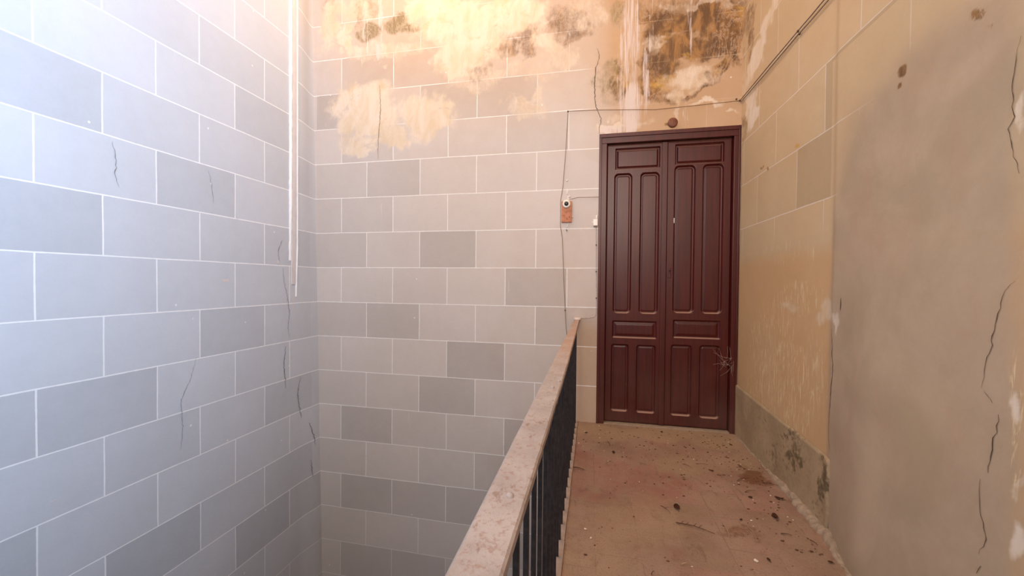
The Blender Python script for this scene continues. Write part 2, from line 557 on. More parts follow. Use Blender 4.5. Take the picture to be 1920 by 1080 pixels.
me, P, uc, vc = grid_mesh('wall_left', ys_l, zs_l, left_fn)
px, py = proj(P)
Y, Z = P[:, 1], P[:, 2]
zero = np.zeros_like(Y)
wl = blobs(px, py, [(424, 526, 9, 3, .9), (521, 491, 4, 3, .9), (545, 650, 3, 3, .7), (100, 940, 12, 2, .6, -30), (50, 935, 10, 2, .6, 50), (550, 560, 3, 90, .35)])
tan_l = 0.35 * sst(0.6, 0.0, 1 - sst(2.4, 3.5, Z))
jv = 1.0 * (1 - .4 * sst(-.6, -1.4, Z))
point_attr(me, 'mask_a', zero, zero, wl)
point_attr(me, 'mask_b', zero, tan_l * 0.5, jv)
t = tones(uc, vc, OFF_L, 0.0, 1, 0.0, DARK_L)
face_attr(me, 'tone', t, np.where(uc > -0.2, 1.0, 0.0), np.zeros_like(uc))
W_LEFT = wall_material('painted_ashlar_left', 1, srgb(188, 188, 190), OFF_L, 0.0, srgb(206, 178, 146), srgb(160, 150, 140), jw=0.0032)
wall_left = setp(link('wall_left', me, W_LEFT), kind='structure')

# ================================================================== RIGHT WALL
OFF_R = -0.06 - LB
ys_r = axis_vals(YR, -2.3, 0.0, 0.0, OFF_R, STEP, coarse=0.15, extra=(-4.9, -3.5))
zs_r = axis_vals(ZB, -0.02, 3.1, ZC, K0 - .03, ZSTEP, coarse=0.3, extra=(1.9, 3.6))


def right_fn(U, V):
    return np.stack([right_x(U, V), U, V], 1)


SWY0, SWY1, SWZ0, SWZ1 = -4.9, -3.5, 1.9, 3.6


def side_cull(u, v):
    return (u > SWY0) & (u < SWY1) & (v > SWZ0) & (v < SWZ1)


me, P, uc, vc = grid_mesh('wall_right', ys_r, zs_r, right_fn, side_cull, flip=True)
px, py = proj(P)
Y, Z = P[:, 1], P[:, 2]
wx = (fbm(Y * 7, Z * 7, 131) - 0.5) * 40 + (fbm(Y * 22, Z * 22, 161) - 0.5) * 18
wy = (fbm(Y * 5, Z * 5, 147) - 0.5) * 50
qx, qy = px + wx, py + wy
# grey cement: everything nearer than the edge of the render coat
edge_y = -1.10 + 0.02 * (fbm(Z * 3, Z * 0, 77) - .5)
tw = 0.6 * sst(1.3, 1.8, Z)
gy = (lambda q: q * q * (3 - 2 * q))(np.clip((0.04 + .10 * tw - (Y - edge_y)) / (0.10 + .55 * tw), 0, 1)) * (1 - 0.85 * sst(1.66, 1.92, Z + .10 * (fbm(Y * 5, Z * 5, 91) - .5) - .06 * sst(-1.3, -1.7, Y)))
gy *= 1 - 0.5 * sst(1870, 1925, qx)
gy = gy * (0.78 + 0.5 * (fbm(Y * 3, Z * 3, 90) - .3))
cream = blobs(qx, qy, [(1420, 110, 15, 60, .8, 18), (1440, 30, 12, 50, .72, 15), (1410, 200, 10, 40, .72, 10), (1400, 175, 8, 50, .5),
                       (1480, 570, 30, 10, .42, 20), (1545, 575, 16, 26, .5), (1560, 600, 6, 22, .6),
                       (1905, 760, 12, 30, .75), (1910, 1010, 14, 40, .75), (1915, 200, 10, 60, .6), (1908, 900, 10, 40, .5)])
flk = blobs(px, py, [(1480, 720, 90, 120, .32), (1450, 640, 60, 90, .28), (1500, 560, 60, 40, .3), (1480, 475, 70, 30, .22), (1905, 800, 16, 200, .3)])
brown = blobs(qx, qy, [(1403, 60, 10, 70, .5), (1395, 240, 8, 40, .4), (1694, 128, 10, 16, .9, 20), (1692, 160, 4, 7, .8), (1840, 16, 20, 10, .75, -20), (1860, 36, 5, 8, .5),
                       (1505, 272, 3, 3, 1), (1432, 320, 3, 3, 1), (1505, 273, 3, 3, 1)])
tan_r = np.ones_like(Y) * 0.4
tan_r = np.maximum(tan_r, sst(1.35, 1.15, Z))
tan_r = np.clip(tan_r + 0.35 * (fbm(Y * 4, Z * 4, 55) - .5), 0, 1)
jv = 0.42 * sst(1.28, 1.42, Z) * (1 - np.clip(gy * 1.6, 0, 1)) * sst(-1.75, -1.35, Y)
point_attr(me, 'mask_a', cream, brown, flk)
point_attr(me, 'mask_b', gy, tan_r, jv)
t = tones(uc, vc, OFF_R, -0.03, 1, RX, DARK_R, spread=0.015)
# blocks vanish under the render coat
ecm = (uc > -1.09) & (vc > 1.3) | (vc > 2.03)
t = np.where(ecm & (uc > -1.5), t, 0.97)
face_attr(me, 'tone', t, np.zeros_like(uc), np.zeros_like(uc))
W_RIGHT = wall_material('painted_ashlar_right', 1, srgb(188, 166, 134), OFF_R, -0.03, srgb(190, 150, 106), srgb(176, 152, 126), jw=0.0024, flecks=False, WS=(.6, 2.2))
wall_right = setp(link('wall_right', me, W_RIGHT), kind='structure')

# ================================================================== REAR WALL, CEILING, WELL FLOOR
PLAIN = simple('old_limewash', srgb(190, 178, 160), 0.85, var=0.06, sc=3, spec=0.2)
CEIL = simple('ceiling_limewash', srgb(214, 200, 178), 0.85, var=0.06, sc=3, spec=0.2)
# rear wall with a window opening
WX0, WX1, WZ0, WZ1 = 2.0, 3.1, 1.8, 3.7
bm = bmesh.new()
T_ = 0.25
for a in ((-0.1, WX0, ZB, ZC), (WX1, 3.45, ZB, ZC), (WX0, WX1, ZB, WZ0), (WX0, WX1, WZ1, ZC)):
    box(bm, a[0], a[1], YR - T_, YR, a[2], a[3])
setp(bmobj('wall_rear', bm, PLAIN), kind='structure')
SKX0, SKX1, SKY0, SKY1 = 0.15, 2.1, -1.35, -0.12
bm = bmesh.new()
for a in ((-0.15, SKX0, YR, 0.05), (SKX1, 3.45, YR, 0.05), (SKX0, SKX1, YR, SKY0), (SKX0, SKX1, SKY1, 0.05)):
    box(bm, a[0], a[1], a[2], a[3], ZC, ZC + 0.3)
setp(bmobj('ceiling', bm, CEIL), kind='structure')
bm = bmesh.new()
box(bm, -0.15, 3.45, YR, 0.05, ZB - 0.1, ZB)
setp(bmobj('floor_stairwell', bm, simple('well_floor', srgb(112, 82, 62), 0.8, sc=6)), kind='structure')

WOODW = simple('window_paint', srgb(120, 96, 74), 0.6, sc=18)
T = NT('window_glass')
T.b.inputs['Transmission Weight'].default_value = 1.0
T.b.inputs['IOR'].default_value = 1.02
GLASS = T.done((0.95, 0.97, 1.0), 0.02, 0.2)
win = setp(empty('window_1', (WX0, YR, WZ0)), kind='structure')
bm = bmesh.new()
W_, H_ = WX1 - WX0, WZ1 - WZ0
for a in ((0, .07, 0, H_), (W_ - .07, W_, 0, H_), (0, W_, 0, .07), (0, W_, H_ - .07, H_), (W_ / 2 - .03, W_ / 2 + .03, .07, H_ - .07)):
    box(bm, a[0], a[1], -.18, -.10, a[2], a[3], .004)
bmobj('window_frame', bm, WOODW, win)
bm = bmesh.new(); box(bm, .05, W_ - .05, -.145, -.14, .05, H_ - .05)
bmobj('window_pane', bm, GLASS, win)
sky = setp(empty('window_2', (SKX0, SKY0, ZC)), kind='structure')
bm = bmesh.new()
W_, H_ = SKX1 - SKX0, SKY1 - SKY0
for a in ((0, .06, 0, H_), (W_ - .06, W_, 0, H_), (.06, W_ - .06, 0, .06), (.06, W_ - .06, H_ - .06, H_), (W_ / 2 - .02, W_ / 2 + .02, .06, H_ - .06)):
    box(bm, a[0], a[1], a[2], a[3], .18, .26, .004)
bmobj('window_frame', bm, WOODW, sky)
bm = bmesh.new(); box(bm, .04, W_ - .04, .04, H_ - .04, .215, .22)
bmobj('window_pane', bm, GLASS, sky)

sd = setp(empty('added_window_3', (RX, SWY0, SWZ0)), kind='structure')  # unseen window, added so cool light reaches the left wall
bm = bmesh.new()
W_, H_ = SWY1 - SWY0, SWZ1 - SWZ0
for a in ((0, .07, 0, H_), (W_ - .07, W_, 0, H_), (.07, W_ - .07, 0, .07), (.07, W_ - .07, H_ - .07, H_), (W_ / 2 - .03, W_ / 2 + .03, .07, H_ - .07)):
    box(bm, .02, .10, a[0], a[1], a[2], a[3], .004)
bmobj('window_frame', bm, WOODW, sd)
bm = bmesh.new(); box(bm, .055, .06, .05, W_ - .05, .05, H_ - .05)
bmobj('window_pane', bm, GLASS, sd)

# ================================================================== FLOOR
xs_f = axis_vals(EX + .034, EX + .034, RX + .03, RX + .03, 2.385, 0.009)
ys_f = axis_vals(YR, -1.75, 0.06, 0.06, 0.0, 0.009, coarse=0.1)


def floor_fn(U, V):
    return np.stack([U, V, 0.004 * (fbm(U * 4, V * 4, 21) - 0.5) + 0.0], 1)


me, P, uc, vc = grid_mesh('floor', xs_f, ys_f, floor_fn)
px, py = proj(P)
X, Y = P[:, 0], P[:, 1]
wx = (fbm(X * 6, Y * 6, 231) - 0.5) * 70
wy = (fbm(X * 6, Y * 6, 247) - 0.5) * 20
qx, qy = px + wx, py + wy
red = blobs(qx, qy, [(1090, 852, 26, 20, .8), (1140, 880, 50, 22, .5), (1225, 905, 70, 40, .6), (1180, 940, 90, 50, .45), (1120, 900, 50, 60, .5), (1380, 950, 80, 40, .3)])
dust = blobs(qx, qy, [(1120, 805, 60, 9, .9), (1240, 815, 160, 14, .85), (1350, 830, 60, 16, .9), (1180, 980, 120, 60, .5), (1100, 1060, 100, 60, .55), (1400, 860, 40, 30, .6),
                      (1300, 870, 90, 22, .5), (1520, 990, 50, 40, .4)])
drt = blobs(qx, qy, [(1413, 896, 34, 14, .95), (1395, 880, 22, 10, .6), (1440, 905, 20, 8, .7), (1380, 998, 40, 16, .6), (1405, 1010, 30, 14, .5), (1260, 862, 50, 10, .4), (1500, 960, 60, 14, .4, 40),
                     (1340, 850, 60, 12, .4)])
dust = np.maximum(dust, .5 * (1 - sst(-.05, -.16, Y) * 1.0))
point_attr(me, 'mask_a', red, dust, drt)

T = NT('clay_tile_floor')
Pn = T.obj(); xyz = T.sep(Pn)
A = T.sep(T.attr('mask_a').outputs['Color'])


def joint(T, c, off, pitch):
    a = T.math('DIVIDE', T.math('SUBTRACT', c, off), pitch)
    f = T.math('SUBTRACT', a, T.math('FLOOR', a))
    return T.math('MULTIPLY', T.math('MINIMUM', f, T.math('SUBTRACT', 1.0, f)), pitch), T.math('FLOOR', a)


jx, ix = joint(T, T.math('ADD', xyz[0], T.math('MULTIPLY', xyz[1], 0.008)), 2.385, 0.176)
jy, iy = joint(T, T.math('ADD', xyz[1], T.math('MULTIPLY', T.math('MODULO', T.math('ABSOLUTE', ix), 2.0), 0.088)), -0.79, 0.226)
n1 = T.noise(Pn, 3.5, 6, .6); n2 = T.noise(Pn, 26, 6, .7); n3 = T.noise(Pn, 120, 4, .6)
wn = T.n('ShaderNodeTexWhiteNoise', noise_dimensions='2D')
cmb = T.n('ShaderNodeCombineXYZ'); T.put(cmb.inputs[0], ix); T.put(cmb.inputs[1], iy)
T.put(wn.inputs['Vector'], cmb.outputs[0])
c = T.mix(T.ss(.3, .7, n1), srgb(150, 122, 102), srgb(124, 96, 78))
c = T.mix(T.math('MULTIPLY', wn.outputs['Value'], .28), c, srgb(170, 118, 106))
c = T.mix(T.math('MULTIPLY', T.ss(.15, .8, T.math('ADD', A[0], T.math('MULTIPLY', T.math('SUBTRACT', n2, .5), .8))), .7), c, srgb(136, 84, 72))
ln = T.math('SUBTRACT', 1.0, T.ss(.0012, .004, T.math('MINIMUM', jx, jy)))
c = T.mix(T.math('MULTIPLY', T.ss(.42, .66, T.noise(Pn, 9, 8, .72, .8)), .55), c, srgb(142, 120, 96))
c = T.mix(T.math('MULTIPLY', T.ss(.54, .68, T.noise(T.scale(Pn, (1, .5, 1)), 17, 7, .75, .8)), .5), c, srgb(92, 64, 48))
c = T.mix(T.math('MULTIPLY', ln, T.math('MULTIPLY', T.ss(.5, .7, n2), .40)), c, srgb(170, 146, 124))
c = T.mix(T.math('MULTIPLY', ln, T.math('MULTIPLY', T.ss(.5, .35, n1), .45)), c, srgb(110, 78, 66))
c = T.mix(T.math('MULTIPLY', T.ss(.0, 1.1, T.math('ADD', A[1], T.math('MULTIPLY', T.math('SUBTRACT', n2, .5), .9))), .75), c, srgb(160, 132, 102))
c = T.mix(T.math('MULTIPLY', T.ss(.35, .85, T.math('ADD', A[2], T.math('MULTIPLY', T.math('SUBTRACT', n2, .5), 1.2))), .8), c, srgb(104, 66, 38))
c = T.mix(T.math('MULTIPLY', T.ss(.62, .75, n3), .25), c, srgb(210, 186, 164))
c = T.mix(T.math('MULTIPLY', T.ss(.45, .3, n3), .5), c, srgb(92, 62, 48))
T.bump(T.math('SUBTRACT', T.math('ADD', n2, T.math('MULTIPLY', n3, .4)), T.math('MULTIPLY', ln, .4)), .4, .003)
FLOORM = T.done(c, 0.62, 0.3)
setp(link('floor', me, FLOORM), kind='structure')

CEMENT = simple('pale_cement', srgb(156, 134, 112), 0.85, sc=30, var=.1, spec=.2, bump=.5)
SLABM = simple('slab_plaster', srgb(150, 132, 116), 0.85, sc=12, var=.1, spec=.2, bump=.4)
bm = bmesh.new()
box(bm, EX + .004, 3.43, YR, 0.0, -.24, -.006)
setp(bmobj('floor_slab', bm, SLABM), kind='structure')
# pale nosing along the open edge, laid in short pieces
bm = bmesh.new()
y = -0.001
rr = random.Random(4)
while y > YR + .3:
    L = rr.uniform(.19, .22)
    j = rr.uniform(-.003, .003)
    box(bm, EX + j, EX + .0345 + j * .5, y - L + .002, y, -.03, .007 + rr.uniform(-.001, .002), .003)
    y -= L
setp(bmobj('trim_1', bm, simple('nosing_stone', srgb(160, 138, 124), .7, sc=40, var=.12)), kind='structure')

# ---- grey skirting on the right wall
ys_s = np.arange(-1.145, 0.0001, 0.0075)
zs_s = np.linspace(0.0, 0.35, 46)


def skirt_fn(U, V):
    top = 0.357 - 0.028 * (-U)           # the top edge drops slightly
    f = V / 0.35
    zz = f * top
    x = right_x(U, zz) - 0.011 - 0.002 * fbm(U * 9, zz * 9, 8)
    x = np.where(f > .985, x + .010, x)
    x = np.where(U < -1.138, x + .011, x)
    zz = np.where(f < 0.02, -0.004, zz)
    yy = U + np.where(U < -1.12, (fbm(zz * 14, zz * 0, 6) - .5) * .035, 0)
    return np.stack([x, yy, zz], 1)


me, P, uc, vc = grid_mesh('baseboard_right', ys_s, zs_s, skirt_fn, flip=True)
px, py = proj(P)
Y, Z = P[:, 1], P[:, 2]
qx = px + (fbm(Y * 12, Z * 12, 331) - 0.5) * 30
qy = py + (fbm(Y * 12, Z * 12, 347) - 0.5) * 40
mould = fbm(Y * 16, Z * 9, 411) * 1.6 * blobs(qx, qy, [(1475, 840, 40, 60, .45), (1490, 850, 12, 30, .9, -10), (1470, 815, 14, 10, .8), (1460, 850, 10, 30, .5), (1545, 905, 10, 50, .9), (1530, 960, 10, 30, .5), (1515, 828, 8, 6, .8), (1548, 860, 9, 9, .8),
                       (1430, 800, 12, 40, .3), (1520, 990, 16, 12, .5)])
point_attr(me, 'mask_a', mould, mould * 0, mould * 0)
T = NT('skirting_cement')
Pn = T.obj(); A = T.sep(T.attr('mask_a').outputs['Color'])
n1 = T.noise(Pn, 5, 5); n2 = T.noise(Pn, 40, 6, .7)
c = T.mix(T.ss(.3, .7, n1), srgb(168, 142, 110), srgb(148, 124, 94))
c = T.mix(T.math('MULTIPLY', T.ss(.4, .8, n2), .35), c, srgb(120, 102, 80))
c = T.mix(T.math('MULTIPLY', T.ss(.3, .8, T.math('ADD', A[0], T.math('MULTIPLY', T.math('SUBTRACT', n2, .5), 1.8))), T.math('MULTIPLY', T.ss(.03, .2, A[0]), .75)), c, srgb(74, 60, 36))
T.bump(n2, .5, .003)
setp(link('baseboard_right', me, T.done(c, .8, .25)), kind='structure')

# ---- crumbling cement fillet along the foot of the right wall
us = np.arange(-1.62, -0.02, 0.004)
vs = np.linspace(0, 1, 13)


def fillet_fn(U, V):
    w = 0.010 + 0.022 * sst(-.45, -1.0, U) * (1 - .9 * sst(-1.15, -1.4, U)) + 0.026 * (fbm(U * 22, U * 0, 4) - .35)
    w = np.maximum(w, .003)
    h = 0.006 + 0.020 * sst(-.45, -.9, U) * (1 - .9 * sst(-1.15, -1.4, U)) + 0.022 * (fbm(U * 26, U * 0 + 5, 4) - .35)
    h = np.maximum(h, .003)
    a = V * math.pi / 2
    xb = right_x(U, U * 0) - np.where(U > -1.14, .012, 0.0)
    n = 0.016 * (fbm(U * 60, V * 6, 15) - .5) * np.sin(V * 3.14)
    return np.stack([xb + .004 - w * np.cos(a) + n * .6, U, h * np.sin(a) + n - .003], 1)


me, P, uc, vc = grid_mesh('trim_2', us, vs, fillet_fn, flip=True)
setp(link('trim_2', me, CEMENT), kind='structure')

# ================================================================== cracks and scars
CRACK = simple('crack_shadow', srgb(58, 42, 30), .95, sc=60, spec=.05)
CRACKF = simple('hairline_crack', srgb(122, 118, 118), .95, sc=60, spec=.05)


def crack(parent, axis, plane, pts, w, mat=None, jit=.004, seed=1):
    rng = random.Random(seed)
    P3 = [at(axis, plane, *p) for p in pts]
    path = []
    for a, b in zip(P3[:-1], P3[1:]):
        n = max(2, int(np.linalg.norm(b - a) / .012))
        for i in range(n):
            path.append(a + (b - a) * i / n)
    path.append(P3[-1])
    ua = 1 if axis == 0 else 0
    bm = bmesh.new()
    prev = None
    N = len(path)
    for i, p in enumerate(path):
        p = p.copy()
        if 0 < i < N - 1:
            p[ua] += rng.uniform(-jit, jit); p[2] += rng.uniform(-jit, jit) * .5
        k = w * (0.35 + 0.65 * math.sin(math.pi * min(1, max(0, (i + .5) / N)))) * rng.uniform(.6, 1.3)
        q = path[min(i + 1, N - 1)] - path[max(i - 1, 0)]
        horiz = abs(q[ua]) > abs(q[2])
        l = p.copy(); r = p.copy()
        if horiz: l[2] -= k / 2; r[2] += k / 2
        else: l[ua] -= k / 2; r[ua] += k / 2
        for s in (l, r):
            if axis == 1: s[1] = -.0032
            elif parent is wall_left: s[0] = float(left_x(s[1], s[2])) + .0032
            else: s[0] = float(right_x(np.array([s[1]]), np.array([s[2]]))[0]) - .0015
        cur = (bm.verts.new(l), bm.verts.new(r))
        if prev: bm.faces.new((prev[0], prev[1], cur[1], cur[0]))
        prev = cur
    return bmobj('crack', bm, mat or CRACK, parent)


def Q(s, ox, oy, sc):
    out = []
    for t_ in s.split():
        a, b = t_.split(',')
        out.append((ox + float(a) / sc, oy + float(b) / sc))
    return out


crack(wall_back, 1, 0, Q('645,330 662,370 655,410 635,470 628,560 632,700 650,745 675,800 660,880 668,915', 940, 0, 3.6), .0045, seed=2)
crack(wall_back, 1, 0, Q('455,480 462,600 455,720 448,790 448,890', 560, 0, 3), .0045, simple('crack_tan', srgb(140, 112, 90), .9), seed=3)
for i, (s, w) in enumerate((('105,0 88,50 95,85', .004), ('108,110 115,180 128,240 135,300 128,350 135,400', .0035), ('120,430 110,500 118,560 118,600', .006),
                            ('180,555 168,620 175,680 182,720', .006), ('212,740 228,790 232,828', .006), ('215,890 220,930 226,960', .005))):
    crack(wall_left, 0, 0, Q(s, 480, 450, 2.161), w, simple('crack_grey', srgb(112, 108, 112), .9) if i == 0 else bpy.data.materials['crack_grey'], jit=.006, seed=20 + i)
crack(wall_left, 0, 0, Q('685,315 665,390 630,465 638,570 630,640', 0, 500, 1.8625), .0022, CRACKF, seed=30)
crack(wall_left, 0, 0, Q('420,530 435,600 430,660 445,700', 0, 0, 2), .0025, CRACKF, seed=31)
crack(wall_left, 0, 0, Q('780,640 795,700 800,760', 0, 0, 2), .002, CRACKF, seed=32)
CR2 = simple('crack_brown', srgb(74, 54, 40), .95)
for i, (s, w) in enumerate((('262,85 252,95 225,120 222,160 205,215 200,270 195,320 180,345 178,390 172,450', .0018), ('182,460 200,480 215,500', .0014),
                            ('238,540 235,600 222,620 222,660 218,740', .0022), ('192,760 192,800 195,850 210,910 225,955 222,980 205,1020', .0018), ('215,1060 200,1085', .002))):
    crack(wall_right, 0, RX, Q(s, 1780, 480, 1.8), w, CR2, jit=.003, seed=40 + i)
crack(wall_right, 0, RX, Q('1262,150 1240,230 1226,360 1225,470 1240,490 1212,540 1220,580 1232,620 1230,660 1250,690 1262,730', 1360, 0, 2.25), .0018, CR2, jit=.003, seed=50)
crack(wall_right, 0, RX, Q('378,200 376,240', 1360, 440, 1.6875), .004, CR2, seed=51)
crack(wall_right, 0, RX, Q('343,300 350,420 345,500 335,580 333,640 345,690', 1360, 440, 1.6875), .0035, CR2, seed=52)
# scars of plaster where nails came out
bm = bmesh.new()

# ================================================================== plaster chase with two beads on the left wall
CHASE = simple('chase_plaster', srgb(206, 196, 190), .7, sc=8, var=.05)
BEAD = simple('white_filler', srgb(240, 236, 232), .6, sc=14, var=.04, bump=.4)
ch = empty('wall_conduit', (0, -.29, 1.15), label='pale painted conduit strip with white edges running up the left wall beside the corner', cat='conduit')
zt, zb = ZC - .01, 0.93


def chase_pt(y, z, d):
    return (float(left_x(y, z)) + d, y, z)


def strip(bm, y0, y1, d, z0, z1, n=60, jit=0.0, seed=0):
    rng = random.Random(seed)
    prev = None
    for i in range(n + 1):
        z = z0 + (z1 - z0) * i / n
        j0 = rng.uniform(-jit, jit); j1 = rng.uniform(-jit, jit)
        e = .0025
        taper = min(1, (z - z0) / .5 + .25)
        dd = d * taper
        pr = [chase_pt(y0 + j0, z, -.004), chase_pt(y0 + j0 + e, z, dd), chase_pt((y0 + y1) / 2, z, dd * 1.15), chase_pt(y1 + j1 - e, z, dd), chase_pt(y1 + j1, z, -.004)]
        cur = [bm.verts.new((p[0] - ch.location.x, p[1] - ch.location.y, p[2] - ch.location.z)) for p in pr]
        if prev:
            for k in range(4): bm.faces.new((prev[k], prev[k + 1], cur[k + 1], cur[k]))
        else: first = cur
        prev = cur
    bm.faces.new(first); bm.faces.new(prev[::-1])


bm = bmesh.new(); strip(bm, -.318, -.268, .011, zb + .1, zt); bmobj('conduit_body', bm, W_LEFT if False else CHASE, ch)
bm = bmesh.new(); strip(bm, -.340, -.318, .013, 1.22, zt, 90, .0025, 3); bmobj('edge_bead', bm, BEAD, ch)
bm = bmesh.new(); strip(bm, -.270, -.256, .014, zb, zt, 90, .0015, 4); bmobj('edge_bead', bm, BEAD, ch)

# ================================================================== DOOR
T = NT('maroon_door_paint')
Pn = T.obj()
g1 = T.noise(T.scale(Pn, (60, 60, 2.5)), 1.0, 5, .65, .3)
g2 = T.noise(Pn, 4, 4); g3 = T.noise(Pn, 90, 3)
c = T.mix(T.ss(.3, .7, g1), srgb(76, 19, 13), srgb(58, 13, 9))
c = T.mix(T.math('MULTIPLY', T.ss(.5, .8, g2), .5), c, srgb(72, 20, 16))
z = T.sep(T.n('ShaderNodeNewGeometry').outputs['Position'])[2]
dz = T.math('MULTIPLY', T.ss(.62, .05, z), T.ss(.2, .7, T.noise(Pn, 3, 4)))
c = T.mix(T.math('MULTIPLY', dz, .26), c, srgb(110, 84, 66))       # dust kicked up on the lower rails
nz = T.sep(T.n('ShaderNodeNewGeometry').outputs['Normal'])[2]
c = T.mix(T.math('MULTIPLY', T.ss(.3, .9, nz), .55), c, srgb(188, 150, 128))   # dust lying on upward facing mouldings
c = T.mix(T.math('MULTIPLY', T.ss(.72, .8, g3), .4), c, srgb(150, 110, 96))
T.bump(T.math('ADD', g1, T.math('MULTIPLY', g3, .3)), .25, .0015)
T.b.inputs['Coat Weight'].default_value = .12
T.b.inputs['Coat Roughness'].default_value = .3
DOORM = T.done(c, T.math('ADD', .42, T.math('MULTIPLY', dz, .3)), .3)

door = setp(empty('door_1', (2.893, 0, 0)), kind='structure')
door['label'] = 'maroon painted double door with panelled leaves at the end of the landing'


def dloc(bm):
    for v in bm.verts: v.co.x -= 2.893


# frame: two jambs and a head, each stepped
bm = bmesh.new()
for (x0, x1) in ((2.405, 2.462), (3.332, 3.374)):
    box(bm, x0, x1, -.006, .09, 0, 2.108, .003)
for (x0, x1) in ((2.405, 2.424), (3.360, 3.3745)):
    box(bm, x0, x1, -.012, .0, 0, 2.170, .003)
box(bm, 2.405, 3.374, -.006, .09, 2.108, 2.172, .003)
box(bm, 2.405, 3.374, -.014, .0, 2.150, 2.178, .003)
box(bm, 2.45, 3.345, .052, .09, 0, 2.15, .001)
dloc(bm)
bmobj('door_frame', bm, DOORM, door)
bm = bmesh.new(); box(bm, 2.40, 3.374, -.004, .1, -.02, .008, .003); dloc(bm)
bmobj('threshold', bm, CEMENT, door)


def rbox_sd(x, z, p):
    x0, x1, z0, z1, r = p
    cx, cz = (x0 + x1) / 2, (z0 + z1) / 2
    dx = np.abs(x - cx) - ((x1 - x0) / 2 - r)
    dz = np.abs(z - cz) - ((z1 - z0) / 2 - r)
    out = np.hypot(np.maximum(dx, 0), np.maximum(dz, 0)) + np.minimum(np.maximum(dx, dz), 0) - r
    return -out     # positive inside


def panel_h(d, kind):
    if kind == 'field':
        h = -.018 * sst(0, .007, d) + .012 * sst(.014, .024, d)
    elif kind == 'flat':
        h = -.018 * sst(0, .009, d) + .003 * sst(.020, .023, d)
    else:
        h = -.012 * sst(0, .010, d) + .006 * sst(.014, .034, d)
    return h


YF = .030
LEAVES = {
    'left': (2.464, 2.891, [(2.524, 2.846, 1.918, 2.078, .008, 'field'), (2.518, 2.650, .836, 1.890, .036, 'flat'), (2.706, 2.844, .836, 1.890, .036, 'flat'),
                            (2.516, 2.838, .650, .782, .012, 'field2'), (2.510, 2.640, .092, .604, .024, 'flat'), (2.694, 2.834, .092, .604, .024, 'flat')]),
    'right': (2.895, 3.331, [(2.948, 3.280, 1.935, 2.084, .008, 'field'), (2.944, 3.092, .848, 1.928, .036, 'flat'), (3.138, 3.280, .848, 1.928, .036, 'flat'),
                             (2.950, 3.274, .664, .800, .012, 'field2'), (2.938, 3.084, .090, .616, .024, 'flat'), (3.133, 3.276, .086, .620, .03, 'flat')]),
}
for side, (x0, x1, pans) in LEAVES.items():
    xs = sorted(set(np.round(np.linspace(x0, x1, 150), 4)) | {p[i] for p in pans for i in (0, 1)})
    zs = sorted(set(np.round(np.linspace(.012, 2.106, 560), 4)) | {p[i] for p in pans for i in (2, 3)})
    xs = np.array(xs); zs = np.array(zs)
    cx = (x0 + x1) / 2
    # rounded edges of the leaf itself
    def edge(U, V):
        d = np.minimum(np.minimum(U - x0, x1 - U), np.minimum(V - .012, 2.106 - V))
        return -.006 * (1 - sst(0, .006, d))

    def leaf_fn(U, V):
        h = edge(U, V)
        for p in pans:
            h = h + np.where(rbox_sd(U, V, p[:5]) > 0, panel_h(np.maximum(rbox_sd(U, V, p[:5]), 0), p[5]), 0)
        return np.stack([U - 2.893, YF - h, V], 1)

    def in_any(u, v):
        m = np.zeros(len(u), bool)
        for p in pans: m |= (u > p[0]) & (u < p[1]) & (v > p[2]) & (v < p[3])
        return m
    me, *_ = grid_mesh('door_leaf', xs, zs, leaf_fn, in_any)
    lf = link('door_leaf', me, DOORM, door)
    lf['label'] = side + ' leaf of the maroon double door'
    for p in pans:
        sx = xs[(xs >= p[0] - 1e-6) & (xs <= p[1] + 1e-6)]
        sz = zs[(zs >= p[2] - 1e-6) & (zs <= p[3] + 1e-6)]
        me, *_ = grid_mesh('door_panel', sx, sz, leaf_fn)
        link('door_panel', me, DOORM, lf)
    if side == 'left':
        bm = bmesh.new(); box(bm, 2.858, 2.896, YF - .008, YF + .01, .014, 2.104, .003); dloc(bm)
        bmobj('astragal', bm, DOORM, lf)
    else:
        IRON = simple('dark_iron', srgb(48, 30, 26), .5, .3, sc=60)
        bm = bmesh.new()
        box(bm, 2.912, 2.932, YF - .003, YF + .002, 1.105, 1.185, .004)
        dloc(bm); esc = bmobj('keyhole_plate', bm, DOORM, lf)
        bm = bmesh.new(); lathe_y(bm, 2.922, 1.158, [(.005, YF - .0042), (.005, YF)], 14)
        box(bm, 2.9203, 2.9237, YF - .0042, YF, 1.138, 1.158)
        dloc(bm); bmobj('keyhole', bm, simple('black_void', (0.004, 0.003, 0.003), .9), esc)
        bm = bmesh.new(); box(bm, 2.9455, 2.9495, YF - .0035, YF, 1.508, 1.545, .0012); dloc(bm)
        bmobj('paint_chip', bm, BEAD, lf)
# cobweb strands by the lower right jamb
WEB = simple('cobweb_silk', srgb(196, 176, 160), .9)
bm = bmesh.new(); rng = random.Random(5)
for i in range(16):
    a = Vector((3.305 + rng.uniform(-.01, .05), -.008, .50 + rng.uniform(-.03, .05)))
    b = Vector((3.22 + rng.uniform(0, .14), .012, .50 + rng.uniform(-.14, .13)))
    mid = (a + b) / 2 + Vector((0, -.008, -.01))
    tube(bm, [a, mid, b], .0004, 4)
setp(bmobj('cobweb', bm, WEB), 'wispy pale cobweb clinging to the lower right jamb of the maroon door', 'cobweb', kind='stuff')

